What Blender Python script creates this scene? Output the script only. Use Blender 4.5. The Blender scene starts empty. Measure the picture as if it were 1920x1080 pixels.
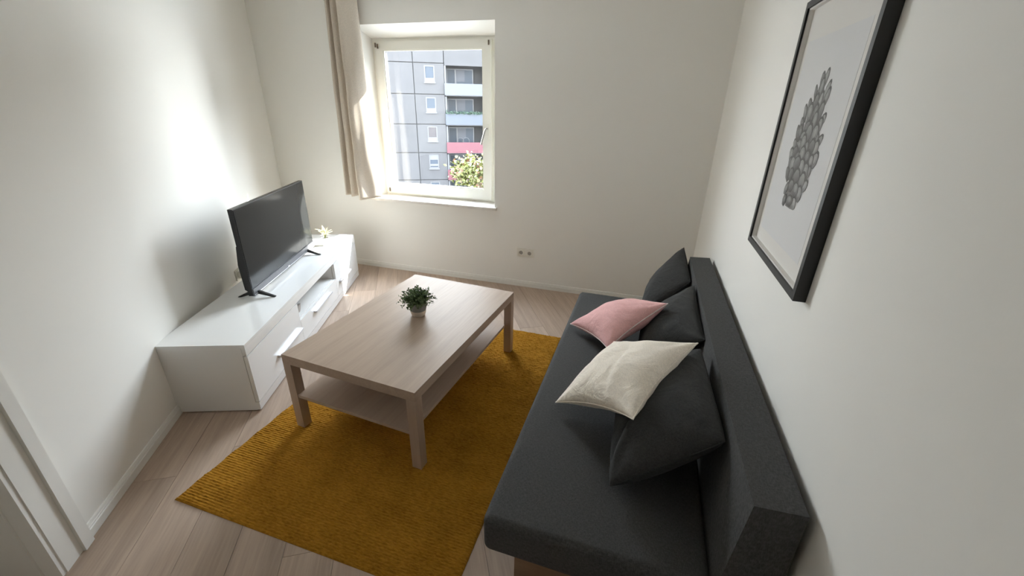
import bpy, bmesh, math, random
import numpy as np
from mathutils import Vector, Matrix, noise

# ------------------------------------------------------------------ camera, sky, sun, exposure
scene = bpy.context.scene
COL = scene.collection
cam_data = bpy.data.cameras.new('camera')
cam_data.sensor_fit = 'HORIZONTAL'
cam_data.sensor_width = 36.0
cam_data.lens = 36.0 * 784.1 / 1920.0
cam_data.clip_start = 0.02
cam_data.clip_end = 500
camera = bpy.data.objects.new('camera', cam_data)
COL.objects.link(camera)
_pi, _ya, _ro = math.radians(23.581), math.radians(-16.650), math.radians(1.129)
_f = Vector((math.sin(_ya) * math.cos(_pi), math.cos(_ya) * math.cos(_pi), -math.sin(_pi)))
_r = Vector((math.cos(_ya), -math.sin(_ya), 0))
_u = _r.cross(_f)
_r2 = _r * math.cos(_ro) + _u * math.sin(_ro)
_u2 = _r2.cross(_f)
camera.matrix_world = Matrix(((_r2.x, _u2.x, -_f.x, 1.6084), (_r2.y, _u2.y, -_f.y, -1.3701), (_r2.z, _u2.z, -_f.z, 1.6233), (0, 0, 0, 1)))
scene.camera = camera

SUN_ELEV = 37.0
world = bpy.data.worlds.new('sky')
scene.world = world
world.use_nodes = True
wn, wl = world.node_tree.nodes, world.node_tree.links
# bright hazy sky: white towards the horizon, pale blue overhead, the same all the way round
geo = wn.new('ShaderNodeTexCoord')
sep = wn.new('ShaderNodeSeparateXYZ')
ramp = wn.new('ShaderNodeValToRGB')
ramp.color_ramp.elements[0].position = 0.0
ramp.color_ramp.elements[0].color = (0.955, 0.98, 1.0, 1)
ramp.color_ramp.elements[1].position = 0.9
ramp.color_ramp.elements[1].color = (0.70, 0.82, 1.0, 1)
wl.new(geo.outputs['Generated'], sep.inputs[0])
wl.new(sep.outputs['Z'], ramp.inputs[0])
wl.new(ramp.outputs[0], wn['Background'].inputs[0])
wn['Background'].inputs[1].default_value = 6.0

sun_data = bpy.data.lights.new('sun', 'SUN')
sun_data.energy = 6.5
sun_data.angle = math.radians(0.6)
sun_data.color = (1.0, 0.965, 0.91)
sun = bpy.data.objects.new('sun', sun_data)
COL.objects.link(sun)
_e = math.radians(SUN_ELEV)
sun.rotation_euler = Vector((math.cos(_e) * math.sin(math.pi / 4), math.cos(_e) * math.cos(math.pi / 4), math.sin(_e))).to_track_quat('Z', 'Y').to_euler()
sun.location = (6, 8, 8)

# sampling portal of the window opening (adds no light of its own)
por = bpy.data.lights.new('window_portal', 'AREA')
por.shape = 'RECTANGLE'
por.size, por.size_y = 1.14, 1.34
por.cycles.is_portal = True
portal = bpy.data.objects.new('window_portal', por)
COL.objects.link(portal)
portal.location = (-0.33, 2.62, 1.46)
portal.rotation_euler = (math.radians(-90), 0, 0)

scene.view_settings.view_transform = 'Standard'
scene.view_settings.look = 'None'
scene.view_settings.gamma = 1.0
scene.view_settings.use_curve_mapping = False
scene.view_settings.exposure = 2.25
scene.cycles.max_bounces = 14
scene.cycles.diffuse_bounces = 10
scene.cycles.glossy_bounces = 4
scene.cycles.transparent_max_bounces = 12
scene.cycles.caustics_reflective = False
scene.cycles.caustics_refractive = False
scene.cycles.use_denoising = True

random.seed(7)
RNG = np.random.default_rng(7)

# ------------------------------------------------------------------ materials
def mat(name, color, rough=0.6, metal=0.0, spec=0.5, bump=0.0, bscale=200.0, var=0.0, vscale=8.0, stretch=None, sheen=0.0, objvar=0.0, coat=0.0, detail=3.0):
    m = bpy.data.materials.new(name)
    m.use_nodes = True
    n, l = m.node_tree.nodes, m.node_tree.links
    b = n['Principled BSDF']
    b.inputs['Base Color'].default_value = (*color, 1)
    b.inputs['Roughness'].default_value = rough
    b.inputs['Metallic'].default_value = metal
    b.inputs['Specular IOR Level'].default_value = spec
    if sheen:
        b.inputs['Sheen Weight'].default_value = sheen
        b.inputs['Sheen Roughness'].default_value = 0.5
        b.inputs['Sheen Tint'].default_value = (*[min(1, c * 1.6 + .05) for c in color], 1)
    if coat:
        b.inputs['Coat Weight'].default_value = coat
        b.inputs['Coat Roughness'].default_value = 0.12
    tc = n.new('ShaderNodeTexCoord')
    mp = n.new('ShaderNodeMapping')
    if stretch:
        mp.inputs['Scale'].default_value = stretch
    l.new(tc.outputs['Object'], mp.inputs['Vector'])
    last = None
    if var:
        nz = n.new('ShaderNodeTexNoise')
        nz.inputs['Scale'].default_value = vscale
        nz.inputs['Detail'].default_value = detail
        l.new(mp.outputs[0], nz.inputs['Vector'])
        mr = n.new('ShaderNodeMapRange')
        mr.inputs['From Min'].default_value = 0.25
        mr.inputs['From Max'].default_value = 0.75
        mr.inputs['To Min'].default_value = 1 - var
        mr.inputs['To Max'].default_value = 1 + var
        l.new(nz.outputs['Fac'], mr.inputs['Value'])
        last = mr.outputs[0]
    if objvar:
        oi = n.new('ShaderNodeObjectInfo')
        mr2 = n.new('ShaderNodeMapRange')
        mr2.inputs['To Min'].default_value = 1 - objvar
        mr2.inputs['To Max'].default_value = 1 + objvar
        l.new(oi.outputs['Random'], mr2.inputs['Value'])
        if last is not None:
            mu = n.new('ShaderNodeMath')
            mu.operation = 'MULTIPLY'
            l.new(last, mu.inputs[0])
            l.new(mr2.outputs[0], mu.inputs[1])
            last = mu.outputs[0]
        else:
            last = mr2.outputs[0]
    if last is not None:
        vm = n.new('ShaderNodeVectorMath')
        vm.operation = 'SCALE'
        vm.inputs[0].default_value = color
        l.new(last, vm.inputs['Scale'])
        l.new(vm.outputs[0], b.inputs['Base Color'])
    if bump:
        nb = n.new('ShaderNodeTexNoise')
        nb.inputs['Scale'].default_value = bscale
        nb.inputs['Detail'].default_value = 2
        l.new(mp.outputs[0], nb.inputs['Vector'])
        bp = n.new('ShaderNodeBump')
        bp.inputs['Strength'].default_value = bump
        bp.inputs['Distance'].default_value = 0.002
        l.new(nb.outputs['Fac'], bp.inputs['Height'])
        l.new(bp.outputs[0], b.inputs['Normal'])
    return m


def wood_mat(name, c1, c2, axis, rough=0.4, scale=1.0, objvar=0.0, coat=0.0, spec=0.5):
    """long-grain veneer: stretched noise, grain runs along the given object axis"""
    m = bpy.data.materials.new(name)
    m.use_nodes = True
    n, l = m.node_tree.nodes, m.node_tree.links
    b = n['Principled BSDF']
    b.inputs['Roughness'].default_value = rough
    b.inputs['Specular IOR Level'].default_value = spec
    tc = n.new('ShaderNodeTexCoord')
    mp = n.new('ShaderNodeMapping')
    sc = [16.0 * scale] * 3
    sc[axis] = 0.9 * scale
    mp.inputs['Scale'].default_value = sc
    oi = n.new('ShaderNodeObjectInfo')
    off = n.new('ShaderNodeVectorMath')
    off.operation = 'SCALE'
    off.inputs[0].default_value = (37, 53, 29)
    l.new(oi.outputs['Random'], off.inputs['Scale'])
    l.new(off.outputs[0], mp.inputs['Location'])
    l.new(tc.outputs['Object'], mp.inputs['Vector'])
    n1 = n.new('ShaderNodeTexNoise')
    n1.inputs['Scale'].default_value = 1.0
    n1.inputs['Detail'].default_value = 5
    n1.inputs['Roughness'].default_value = 0.6
    n1.inputs['Distortion'].default_value = 0.6
    l.new(mp.outputs[0], n1.inputs['Vector'])
    n2 = n.new('ShaderNodeTexNoise')
    n2.inputs['Scale'].default_value = 7.0
    n2.inputs['Detail'].default_value = 2
    l.new(mp.outputs[0], n2.inputs['Vector'])
    ad = n.new('ShaderNodeMix')
    ad.data_type = 'FLOAT'
    ad.inputs[0].default_value = 0.3
    l.new(n1.outputs['Fac'], ad.inputs[2])
    l.new(n2.outputs['Fac'], ad.inputs[3])
    cr = n.new('ShaderNodeValToRGB')
    cr.color_ramp.elements[0].position = 0.32
    cr.color_ramp.elements[0].color = (*c1, 1)
    cr.color_ramp.elements[1].position = 0.68
    cr.color_ramp.elements[1].color = (*c2, 1)
    l.new(ad.outputs[0], cr.inputs[0])
    src = cr.outputs[0]
    if objvar:
        mr2 = n.new('ShaderNodeMapRange')
        mr2.inputs['To Min'].default_value = 1 - objvar
        mr2.inputs['To Max'].default_value = 1 + objvar
        l.new(oi.outputs['Random'], mr2.inputs['Value'])
        vm = n.new('ShaderNodeVectorMath')
        vm.operation = 'SCALE'
        l.new(src, vm.inputs[0])
        l.new(mr2.outputs[0], vm.inputs['Scale'])
        src = vm.outputs[0]
    l.new(src, b.inputs['Base Color'])
    bp = n.new('ShaderNodeBump')
    bp.inputs['Strength'].default_value = 0.08
    bp.inputs['Distance'].default_value = 0.001
    l.new(n2.outputs['Fac'], bp.inputs['Height'])
    l.new(bp.outputs[0], b.inputs['Normal'])
    if coat:
        b.inputs['Coat Weight'].default_value = coat
        b.inputs['Coat Roughness'].default_value = 0.25
    return m


def glass_mat(name, tint=(1, 1, 1), refl=1.0):
    m = bpy.data.materials.new(name)
    m.use_nodes = True
    n, l = m.node_tree.nodes, m.node_tree.links
    n.remove(n['Principled BSDF'])
    out = n['Material Output']
    tr = n.new('ShaderNodeBsdfTransparent')
    tr.inputs[0].default_value = (*tint, 1)
    gl = n.new('ShaderNodeBsdfGlossy')
    gl.inputs['Roughness'].default_value = 0.02
    # Schlick reflectance, the same from both faces of the thin sheet
    lw = n.new('ShaderNodeLayerWeight')
    lw.inputs['Blend'].default_value = 0.5
    pw = n.new('ShaderNodeMath')
    pw.operation = 'POWER'
    pw.inputs[1].default_value = 6.0
    l.new(lw.outputs['Facing'], pw.inputs[0])
    mu = n.new('ShaderNodeMath')
    mu.operation = 'MULTIPLY_ADD'
    mu.inputs[1].default_value = 0.9 * refl
    mu.inputs[2].default_value = 0.035 * refl
    l.new(pw.outputs[0], mu.inputs[0])
    mx = n.new('ShaderNodeMixShader')
    l.new(mu.outputs[0], mx.inputs[0])
    l.new(tr.outputs[0], mx.inputs[1])
    l.new(gl.outputs[0], mx.inputs[2])
    l.new(mx.outputs[0], out.inputs['Surface'])
    return m


def fabric_mat(name, color, weave=900.0, bump=0.25, var=0.12, sheen=0.15, fold=0.0):
    """woven cloth: fine thread noise in colour and relief, plus soft larger creases"""
    m = mat(name, color, rough=0.9, spec=0.15, bump=0.0, sheen=sheen)
    n, l = m.node_tree.nodes, m.node_tree.links
    b = n['Principled BSDF']
    tc = n['Texture Coordinate']
    mp1 = n.new('ShaderNodeMapping')
    mp1.inputs['Scale'].default_value = (weave, weave * 0.25, weave * 0.25)
    mp2 = n.new('ShaderNodeMapping')
    mp2.inputs['Scale'].default_value = (weave * 0.25, weave, weave * 0.25)
    l.new(tc.outputs['Object'], mp1.inputs[0])
    l.new(tc.outputs['Object'], mp2.inputs[0])
    a = n.new('ShaderNodeTexNoise')
    c = n.new('ShaderNodeTexNoise')
    for t, mm in ((a, mp1), (c, mp2)):
        t.inputs['Scale'].default_value = 1.0
        t.inputs['Detail'].default_value = 1
        l.new(mm.outputs[0], t.inputs['Vector'])
    mx = n.new('ShaderNodeMath')
    mx.operation = 'ADD'
    l.new(a.outputs['Fac'], mx.inputs[0])
    l.new(c.outputs['Fac'], mx.inputs[1])
    mr = n.new('ShaderNodeMapRange')
    mr.inputs['From Min'].default_value = 0.7
    mr.inputs['From Max'].default_value = 1.3
    mr.inputs['To Min'].default_value = 1 - var * 2
    mr.inputs['To Max'].default_value = 1 + var * 2
    l.new(mx.outputs[0], mr.inputs['Value'])
    vm = n.new('ShaderNodeVectorMath')
    vm.operation = 'SCALE'
    vm.inputs[0].default_value = color
    l.new(mr.outputs[0], vm.inputs['Scale'])
    l.new(vm.outputs[0], b.inputs['Base Color'])
    bp = n.new('ShaderNodeBump')
    bp.inputs['Strength'].default_value = bump
    bp.inputs['Distance'].default_value = 0.001
    l.new(mx.outputs[0], bp.inputs['Height'])
    nrm = bp.outputs[0]
    if fold:
        f = n.new('ShaderNodeTexNoise')
        f.inputs['Scale'].default_value = 9.0
        f.inputs['Detail'].default_value = 3
        f.inputs['Distortion'].default_value = 1.2
        l.new(tc.outputs['Object'], f.inputs['Vector'])
        b2 = n.new('ShaderNodeBump')
        b2.inputs['Strength'].default_value = fold
        b2.inputs['Distance'].default_value = 0.02
        l.new(f.outputs['Fac'], b2.inputs['Height'])
        l.new(nrm, b2.inputs['Normal'])
        nrm = b2.outputs[0]
    l.new(nrm, b.inputs['Normal'])
    return m


M = {}
M['wall'] = mat('white_plaster_paint', (0.865, 0.853, 0.818), rough=0.85, spec=0.2, bump=0.06, bscale=120)
M['wall_front'] = mat('darkened_front_paint', (0.30, 0.285, 0.26), rough=0.85, spec=0.2)  # unseen wall's colour darkened to cut bounce light on the sofa's near end
M['ceiling'] = mat('ceiling_paint', (0.88, 0.88, 0.865), rough=0.9, spec=0.2)
M['trim'] = mat('white_trim_lacquer', (0.80, 0.79, 0.755), rough=0.45)
M['window_frame'] = mat('window_plastic', (0.80, 0.785, 0.72), rough=0.35)
M['gasket'] = mat('black_rubber', (0.03, 0.03, 0.03), rough=0.6)
M['steel'] = mat('brushed_metal', (0.45, 0.44, 0.42), rough=0.35, metal=1.0)
M['hinge'] = mat('bronze_hinge', (0.25, 0.20, 0.15), rough=0.45, metal=0.8)
M['sill'] = mat('sill_stone', (0.72, 0.69, 0.64), rough=0.3, var=0.08, vscale=25)
M['glass'] = glass_mat('window_glass', (0.97, 0.985, 0.98))
M['picture_glass'] = glass_mat('picture_glass', (0.98, 0.98, 0.98), 0.6)
M['plank'] = wood_mat('laminate_oak', (0.37, 0.275, 0.21), (0.545, 0.42, 0.33), 0, rough=0.42, objvar=0.10)
M['table'] = wood_mat('oak_veneer', (0.43, 0.333, 0.262), (0.52, 0.412, 0.328), 1, rough=0.42, scale=0.9, spec=0.07)
M['table_leg'] = wood_mat('oak_veneer_upright', (0.41, 0.315, 0.245), (0.52, 0.41, 0.325), 2, rough=0.38)
M['sofa_leg'] = wood_mat('sofa_leg_wood', (0.20, 0.12, 0.07), (0.32, 0.20, 0.12), 0, rough=0.5)
M['white_gloss'] = mat('white_foil', (0.81, 0.81, 0.80), rough=0.22)
M['white_board'] = mat('white_board', (0.78, 0.77, 0.75), rough=0.45)
M['handle'] = mat('silver_handle', (0.66, 0.66, 0.68), rough=0.38, metal=0.8)
M['sofa'] = fabric_mat('charcoal_weave', (0.076, 0.076, 0.0755), weave=420, var=0.13)
M['cushion_dark'] = fabric_mat('charcoal_cushion', (0.052, 0.053, 0.053), weave=520, var=0.10, fold=0.45)
M['cushion_pink'] = fabric_mat('dusty_pink_cloth', (0.82, 0.47, 0.46), weave=700, var=0.05, fold=0.45)
M['cushion_cream'] = fabric_mat('cream_linen', (0.9, 0.82, 0.715), weave=700, var=0.06, fold=0.5)
M['cushion_edge'] = fabric_mat('pale_seam', (0.85, 0.74, 0.71), weave=700, var=0.05)
M['black_frame'] = mat('black_wood', (0.012, 0.012, 0.012), rough=0.45)
M['mat_board'] = mat('white_mat_board', (0.86, 0.84, 0.81), rough=0.9)
M['photo_paper'] = mat('photo_paper', (0.8, 0.8, 0.81), rough=0.8)
M['tv_black'] = mat('tv_black_plastic', (0.012, 0.012, 0.013), rough=0.35)
M['tv_screen'] = mat('tv_screen_glass', (0.026, 0.027, 0.027), rough=0.14, spec=0.12)
M['tv_bar'] = mat('tv_grey_bar', (0.13, 0.13, 0.14), rough=0.42, metal=0.3)
M['silver'] = mat('silver_print', (0.7, 0.7, 0.7), rough=0.3, metal=0.8)
M['socket'] = mat('socket_white', (0.78, 0.76, 0.70), rough=0.35)
M['socket_dark'] = mat('socket_hole', (0.34, 0.32, 0.29), rough=0.6)
M['pot_grey'] = mat('grey_glaze', (0.20, 0.20, 0.19), rough=0.6, bump=0.1)
M['pot_cream'] = mat('cream_clay', (0.62, 0.54, 0.46), rough=0.7)
M['pot_white'] = mat('white_ceramic', (0.82, 0.82, 0.80), rough=0.3)
M['soil'] = mat('soil', (0.05, 0.035, 0.025), rough=0.95, bump=0.5, bscale=150)
M['leaf_green'] = mat('small_green_leaf', (0.13, 0.2, 0.085), rough=0.5, var=0.5, vscale=60)
M['leaf_pale'] = mat('variegated_leaf', (0.62, 0.60, 0.38), rough=0.5, var=0.25, vscale=90)
M['stem'] = mat('green_stem', (0.10, 0.13, 0.04), rough=0.7)
M['rod'] = mat('dark_bronze', (0.05, 0.04, 0.035), rough=0.4, metal=0.7)
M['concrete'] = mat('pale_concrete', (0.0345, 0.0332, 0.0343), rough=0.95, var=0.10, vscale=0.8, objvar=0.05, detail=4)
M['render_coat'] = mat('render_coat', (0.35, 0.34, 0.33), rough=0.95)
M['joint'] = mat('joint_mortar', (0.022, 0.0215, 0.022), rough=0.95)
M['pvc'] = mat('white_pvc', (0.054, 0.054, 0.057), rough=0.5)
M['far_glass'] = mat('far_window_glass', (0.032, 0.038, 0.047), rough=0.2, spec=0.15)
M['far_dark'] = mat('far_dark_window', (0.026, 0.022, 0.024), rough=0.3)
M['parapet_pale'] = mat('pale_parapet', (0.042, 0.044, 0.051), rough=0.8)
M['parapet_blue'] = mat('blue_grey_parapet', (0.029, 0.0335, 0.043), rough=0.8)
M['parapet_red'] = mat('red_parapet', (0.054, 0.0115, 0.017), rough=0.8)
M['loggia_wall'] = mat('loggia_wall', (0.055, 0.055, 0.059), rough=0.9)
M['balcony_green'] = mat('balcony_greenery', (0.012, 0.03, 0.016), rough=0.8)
M['tree_leaf'] = mat('yellow_green_leaf', (0.078, 0.083, 0.014), rough=0.6, var=0.45, vscale=1.2)
M['tree_leaf_red'] = mat('reddish_leaf', (0.1, 0.045, 0.02), rough=0.6)
M['bark'] = mat('bark', (0.09, 0.065, 0.045), rough=0.95, bump=0.5, bscale=20)
M['grass'] = mat('paved_ground', (0.34, 0.335, 0.32), rough=1.0, var=0.2, vscale=0.3)
M['white_plastic'] = mat('white_plastic', (0.8, 0.78, 0.75), rough=0.4)


def curtain_material():
    m = fabric_mat('beige_curtain_linen', (0.68, 0.605, 0.515), weave=600, var=0.06, bump=0.3)
    n, l = m.node_tree.nodes, m.node_tree.links
    b = n['Principled BSDF']
    tl = n.new('ShaderNodeBsdfTranslucent')
    tl.inputs[0].default_value = (0.46, 0.39, 0.30, 1)
    mx = n.new('ShaderNodeMixShader')
    mx.inputs[0].default_value = 0.18
    l.new(b.outputs[0], mx.inputs[1])
    l.new(tl.outputs[0], mx.inputs[2])
    l.new(mx.outputs[0], n['Material Output'].inputs['Surface'])
    return m


M['curtain'] = curtain_material()


def rug_material():
    m = mat('mustard_wool', (0.33, 0.155, 0.016), rough=1.0, spec=0.05, sheen=0.25)
    n, l = m.node_tree.nodes, m.node_tree.links
    b = n['Principled BSDF']
    b.inputs['Sheen Tint'].default_value = (0.9, 0.6, 0.2, 1)
    tc = n['Texture Coordinate']
    a = n.new('ShaderNodeTexNoise')
    a.inputs['Scale'].default_value = 5.0
    a.inputs['Detail'].default_value = 4
    mp = n.new('ShaderNodeMapping')
    mp.inputs['Scale'].default_value = (60, 220, 60)
    c = n.new('ShaderNodeTexNoise')
    c.inputs['Scale'].default_value = 1.0
    c.inputs['Detail'].default_value = 3
    l.new(tc.outputs['Object'], a.inputs['Vector'])
    l.new(tc.outputs['Object'], mp.inputs['Vector'])
    l.new(mp.outputs[0], c.inputs['Vector'])
    mx = n.new('ShaderNodeMix')
    mx.data_type = 'FLOAT'
    mx.inputs[0].default_value = 0.65
    l.new(a.outputs['Fac'], mx.inputs[2])
    l.new(c.outputs['Fac'], mx.inputs[3])
    cr = n.new('ShaderNodeValToRGB')
    cr.color_ramp.elements[0].position = 0.3
    cr.color_ramp.elements[0].color = (0.235, 0.098, 0.006, 1)
    cr.color_ramp.elements[1].position = 0.72
    cr.color_ramp.elements[1].color = (0.58, 0.29, 0.034, 1)
    l.new(mx.outputs[0], cr.inputs[0])
    l.new(cr.outputs[0], b.inputs['Base Color'])
    bp = n.new('ShaderNodeBump')
    bp.inputs['Strength'].default_value = 0.6
    bp.inputs['Distance'].default_value = 0.004
    l.new(c.outputs['Fac'], bp.inputs['Height'])
    l.new(bp.outputs[0], b.inputs['Normal'])
    return m


M['rug'] = rug_material()


def print_material():
    m = bpy.data.materials.new('greyscale_photo_print')
    m.use_nodes = True
    n, l = m.node_tree.nodes, m.node_tree.links
    at = n.new('ShaderNodeAttribute')
    at.attribute_name = 'ink'
    l.new(at.outputs['Color'], n['Principled BSDF'].inputs['Base Color'])
    n['Principled BSDF'].inputs['Roughness'].default_value = 0.8
    return m


M['print'] = print_material()

# ------------------------------------------------------------------ helpers
def link(name, me, material=None, parent=None, loc=None, rotz=None):
    o = bpy.data.objects.new(name, me)
    COL.objects.link(o)
    if material is not None and me is not None and not me.materials:
        me.materials.append(material)
    if parent is not None:
        o.parent = parent
    if loc is not None:
        o.location = loc
    if rotz is not None:
        o.rotation_euler = (0, 0, rotz)
    return o


def finish(bm, name, smooth=True, angle=35, bevel=0.0, seg=2):
    if bevel:
        es = [e for e in bm.edges if len(e.link_faces) == 2 and e.calc_face_angle(0) > 0.5]
        bmesh.ops.bevel(bm, geom=es, offset=bevel, segments=seg, profile=0.5, affect='EDGES', clamp_overlap=True)
    bmesh.ops.recalc_face_normals(bm, faces=bm.faces)
    me = bpy.data.meshes.new(name)
    bm.to_mesh(me)
    bm.free()
    if smooth:
        for p in me.polygons:
            p.use_smooth = True
        me.set_sharp_from_angle(angle=math.radians(angle))
    return me


def add_box(bm, lo, hi):
    (x0, y0, z0), (x1, y1, z1) = lo, hi
    v = [bm.verts.new(p) for p in ((x0, y0, z0), (x1, y0, z0), (x1, y1, z0), (x0, y1, z0), (x0, y0, z1), (x1, y0, z1), (x1, y1, z1), (x0, y1, z1))]
    for f in ((0, 3, 2, 1), (4, 5, 6, 7), (0, 1, 5, 4), (1, 2, 6, 5), (2, 3, 7, 6), (3, 0, 4, 7)):
        bm.faces.new([v[i] for i in f])
    return v


def box(name, lo, hi, material, parent=None, bevel=0.002, seg=2):
    bm = bmesh.new()
    add_box(bm, lo, hi)
    return link(name, finish(bm, name, bevel=bevel, seg=seg), material, parent)


def boxes(name, lst, material, parent=None, bevel=0.0):
    bm = bmesh.new()
    for lo, hi in lst:
        add_box(bm, lo, hi)
    return link(name, finish(bm, name, bevel=bevel), material, parent)


def add_prism(bm, pts, axis, a, b):
    """extrude a 2-D polygon along an axis (0,1,2) from a to b"""
    def mk(p, t):
        q = list(p)
        q.insert(axis, t)
        return bm.verts.new(q)
    va = [mk(p, a) for p in pts]
    vb = [mk(p, b) for p in pts]
    n = len(pts)
    bm.faces.new(va[::-1])
    bm.faces.new(vb)
    for i in range(n):
        bm.faces.new((va[i], va[(i + 1) % n], vb[(i + 1) % n], vb[i]))


def prism(name, pts, axis, a, b, material, parent=None, bevel=0.0, seg=2, angle=35):
    bm = bmesh.new()
    add_prism(bm, pts, axis, a, b)
    return link(name, finish(bm, name, bevel=bevel, seg=seg, angle=angle), material, parent)


def add_tube(bm, pts, r0, r1=None, sides=10, cap=True):
    r1 = r0 if r1 is None else r1
    pts = [Vector(p) for p in pts]
    rings = []
    for i, p in enumerate(pts):
        d = (pts[min(i + 1, len(pts) - 1)] - pts[max(i - 1, 0)]).normalized()
        x = d.orthogonal().normalized() if i == 0 else (rx - d * rx.dot(d)).normalized()
        rx = x
        y = d.cross(x)
        r = r0 + (r1 - r0) * i / max(1, len(pts) - 1)
        rings.append([bm.verts.new(p + (x * math.cos(2 * math.pi * k / sides) + y * math.sin(2 * math.pi * k / sides)) * r) for k in range(sides)])
    for a, b in zip(rings, rings[1:]):
        for k in range(sides):
            bm.faces.new((a[k], a[(k + 1) % sides], b[(k + 1) % sides], b[k]))
    if cap:
        bm.faces.new(rings[0][::-1])
        bm.faces.new(rings[-1])


def add_lathe(bm, prof, sides=32, c=(0, 0, 0)):
    rings = []
    for r, z in prof:
        if r < 1e-6:
            rings.append([bm.verts.new((c[0], c[1], c[2] + z))])
        else:
            rings.append([bm.verts.new((c[0] + r * math.cos(2 * math.pi * k / sides), c[1] + r * math.sin(2 * math.pi * k / sides), c[2] + z)) for k in range(sides)])
    for a, b in zip(rings, rings[1:]):
        for k in range(sides):
            k2 = (k + 1) % sides
            if len(a) == 1 and len(b) == 1:
                continue
            if len(a) == 1:
                bm.faces.new((a[0], b[k2], b[k]))
            elif len(b) == 1:
                bm.faces.new((a[k], a[k2], b[0]))
            else:
                bm.faces.new((a[k], a[k2], b[k2], b[k]))


def lathe(name, prof, material, parent=None, sides=32, c=(0, 0, 0), angle=40):
    bm = bmesh.new()
    add_lathe(bm, prof, sides, c)
    return link(name, finish(bm, name, angle=angle), material, parent)


def tube(name, pts, r, material, parent=None, sides=10, r1=None):
    bm = bmesh.new()
    add_tube(bm, pts, r, r1, sides)
    return link(name, finish(bm, name, angle=50), material, parent)


def pydata(name, verts, faces, material, parent=None, smooth=True, angle=None):
    me = bpy.data.meshes.new(name)
    me.from_pydata([tuple(v) for v in verts], [], [tuple(f) for f in faces])
    me.update()
    if smooth:
        for p in me.polygons:
            p.use_smooth = True
        if angle:
            me.set_sharp_from_angle(angle=math.radians(angle))
    return link(name, me, material, parent)


def thing(name, label, cat, loc=(0, 0, 0), rotz=0.0, group=None):
    o = bpy.data.objects.new(name, None)
    o.empty_display_size = 0.1
    COL.objects.link(o)
    o.location = loc
    o.rotation_euler = (0, 0, rotz)
    return tag(o, label, cat, group)


def tag(o, label, cat, group=None):
    o['label'] = label
    o['category'] = cat
    if group:
        o['group'] = group
    return o


def structure(o):
    o['kind'] = 'structure'
    return o


# ------------------------------------------------------------------ room shell
XL, XR, YB, YF, ZC = -2.1036, 2.1089, 2.2774, -2.30, 2.62
AL = 0.52819                                  # the left wall leans 30 degrees into the room
LROT = -(math.pi / 2 - AL)
LLOC = (XL, YB, 0)                            # left-wall frame: x along the wall, y into the room
T_END = (YB - YF) / math.cos(AL)
X_FRONT = XL + math.sin(AL) * T_END

base_floor = structure(box('floor', (-3.2, -3.0, -0.25), (3.0, 2.8, -0.012), M['joint'], bevel=0))
structure(box('ceiling', (-3.0, -2.6, ZC), (2.5, 2.62, ZC + 0.2), M['ceiling'], bevel=0))

# laminate planks laid parallel to the left wall
room_poly = [(XL - 0.36, YB + 0.01), (XR + 0.01, YB + 0.01), (XR + 0.01, YF - 0.01), (X_FRONT - 0.36, YF - 0.01)]
PD = Vector((math.sin(AL), -math.cos(AL)))
PN = Vector((math.cos(AL), math.sin(AL)))


def clip_poly(poly, p, n):
    out = []
    for i in range(len(poly)):
        a, b = poly[i], poly[(i + 1) % len(poly)]
        da, db = (a - p).dot(n), (b - p).dot(n)
        if da >= 0:
            out.append(a)
        if da * db < 0:
            out.append(a + (b - a) * (da / (da - db)))
    return out


clip_edges = []
_pp = [Vector(p) for p in room_poly]
_c = sum(_pp, Vector((0, 0))) / 4
for i in range(4):
    a, b = _pp[i], _pp[(i + 1) % 4]
    nn = Vector((-(b - a).y, (b - a).x)).normalized()
    if (_c - a).dot(nn) < 0:
        nn = -nn
    clip_edges.append((a, nn))
PW, PL, GAP = 0.193, 1.285, 0.0008
O = Vector((XL, YB))
row = -2
while row * PW < 4.6:
    t = -4.0 + random.uniform(0, PL)
    while t < 6.5:
        quad = [O + PD * (t + GAP) + PN * (row * PW + GAP), O + PD * (t + PL - GAP) + PN * (row * PW + GAP),
                O + PD * (t + PL - GAP) + PN * ((row + 1) * PW - GAP), O + PD * (t + GAP) + PN * ((row + 1) * PW - GAP)]
        for p, n in clip_edges:
            if quad:
                quad = clip_poly(quad, p, n)
        if len(quad) >= 3:
            # local frame with x along the plank so the grain follows it
            ang = math.atan2(PD.y, PD.x)
            c = sum(quad, Vector((0, 0))) / len(quad)
            loc = [Matrix.Rotation(-ang, 2) @ (q - c) for q in quad]
            area = abs(sum(loc[i].x * loc[(i + 1) % len(loc)].y - loc[(i + 1) % len(loc)].x * loc[i].y for i in range(len(loc)))) / 2
            if area > 0.003:
                if sum(loc[i].x * loc[(i + 1) % len(loc)].y - loc[(i + 1) % len(loc)].x * loc[i].y for i in range(len(loc))) < 0:
                    loc = loc[::-1]
                bm = bmesh.new()
                add_prism(bm, [(q.x, q.y) for q in loc], 2, -0.012, 0.0)
                link('plank', finish(bm, 'plank', smooth=False, bevel=0.0006, seg=1), M['plank'], base_floor, (c.x, c.y, 0), ang)
        t += PL
    row += 1

# back wall with the splayed window opening
OX0, OX1, OZ0, OZ1 = -0.965, 0.334, 0.750, 2.240      # opening on the room side
FX0, FX1, FZ0, FZ1 = -0.930, 0.300, 0.735, 2.160      # opening where the frame sits
YFR, YOUT = YB + 0.20, YB + 0.275


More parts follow.
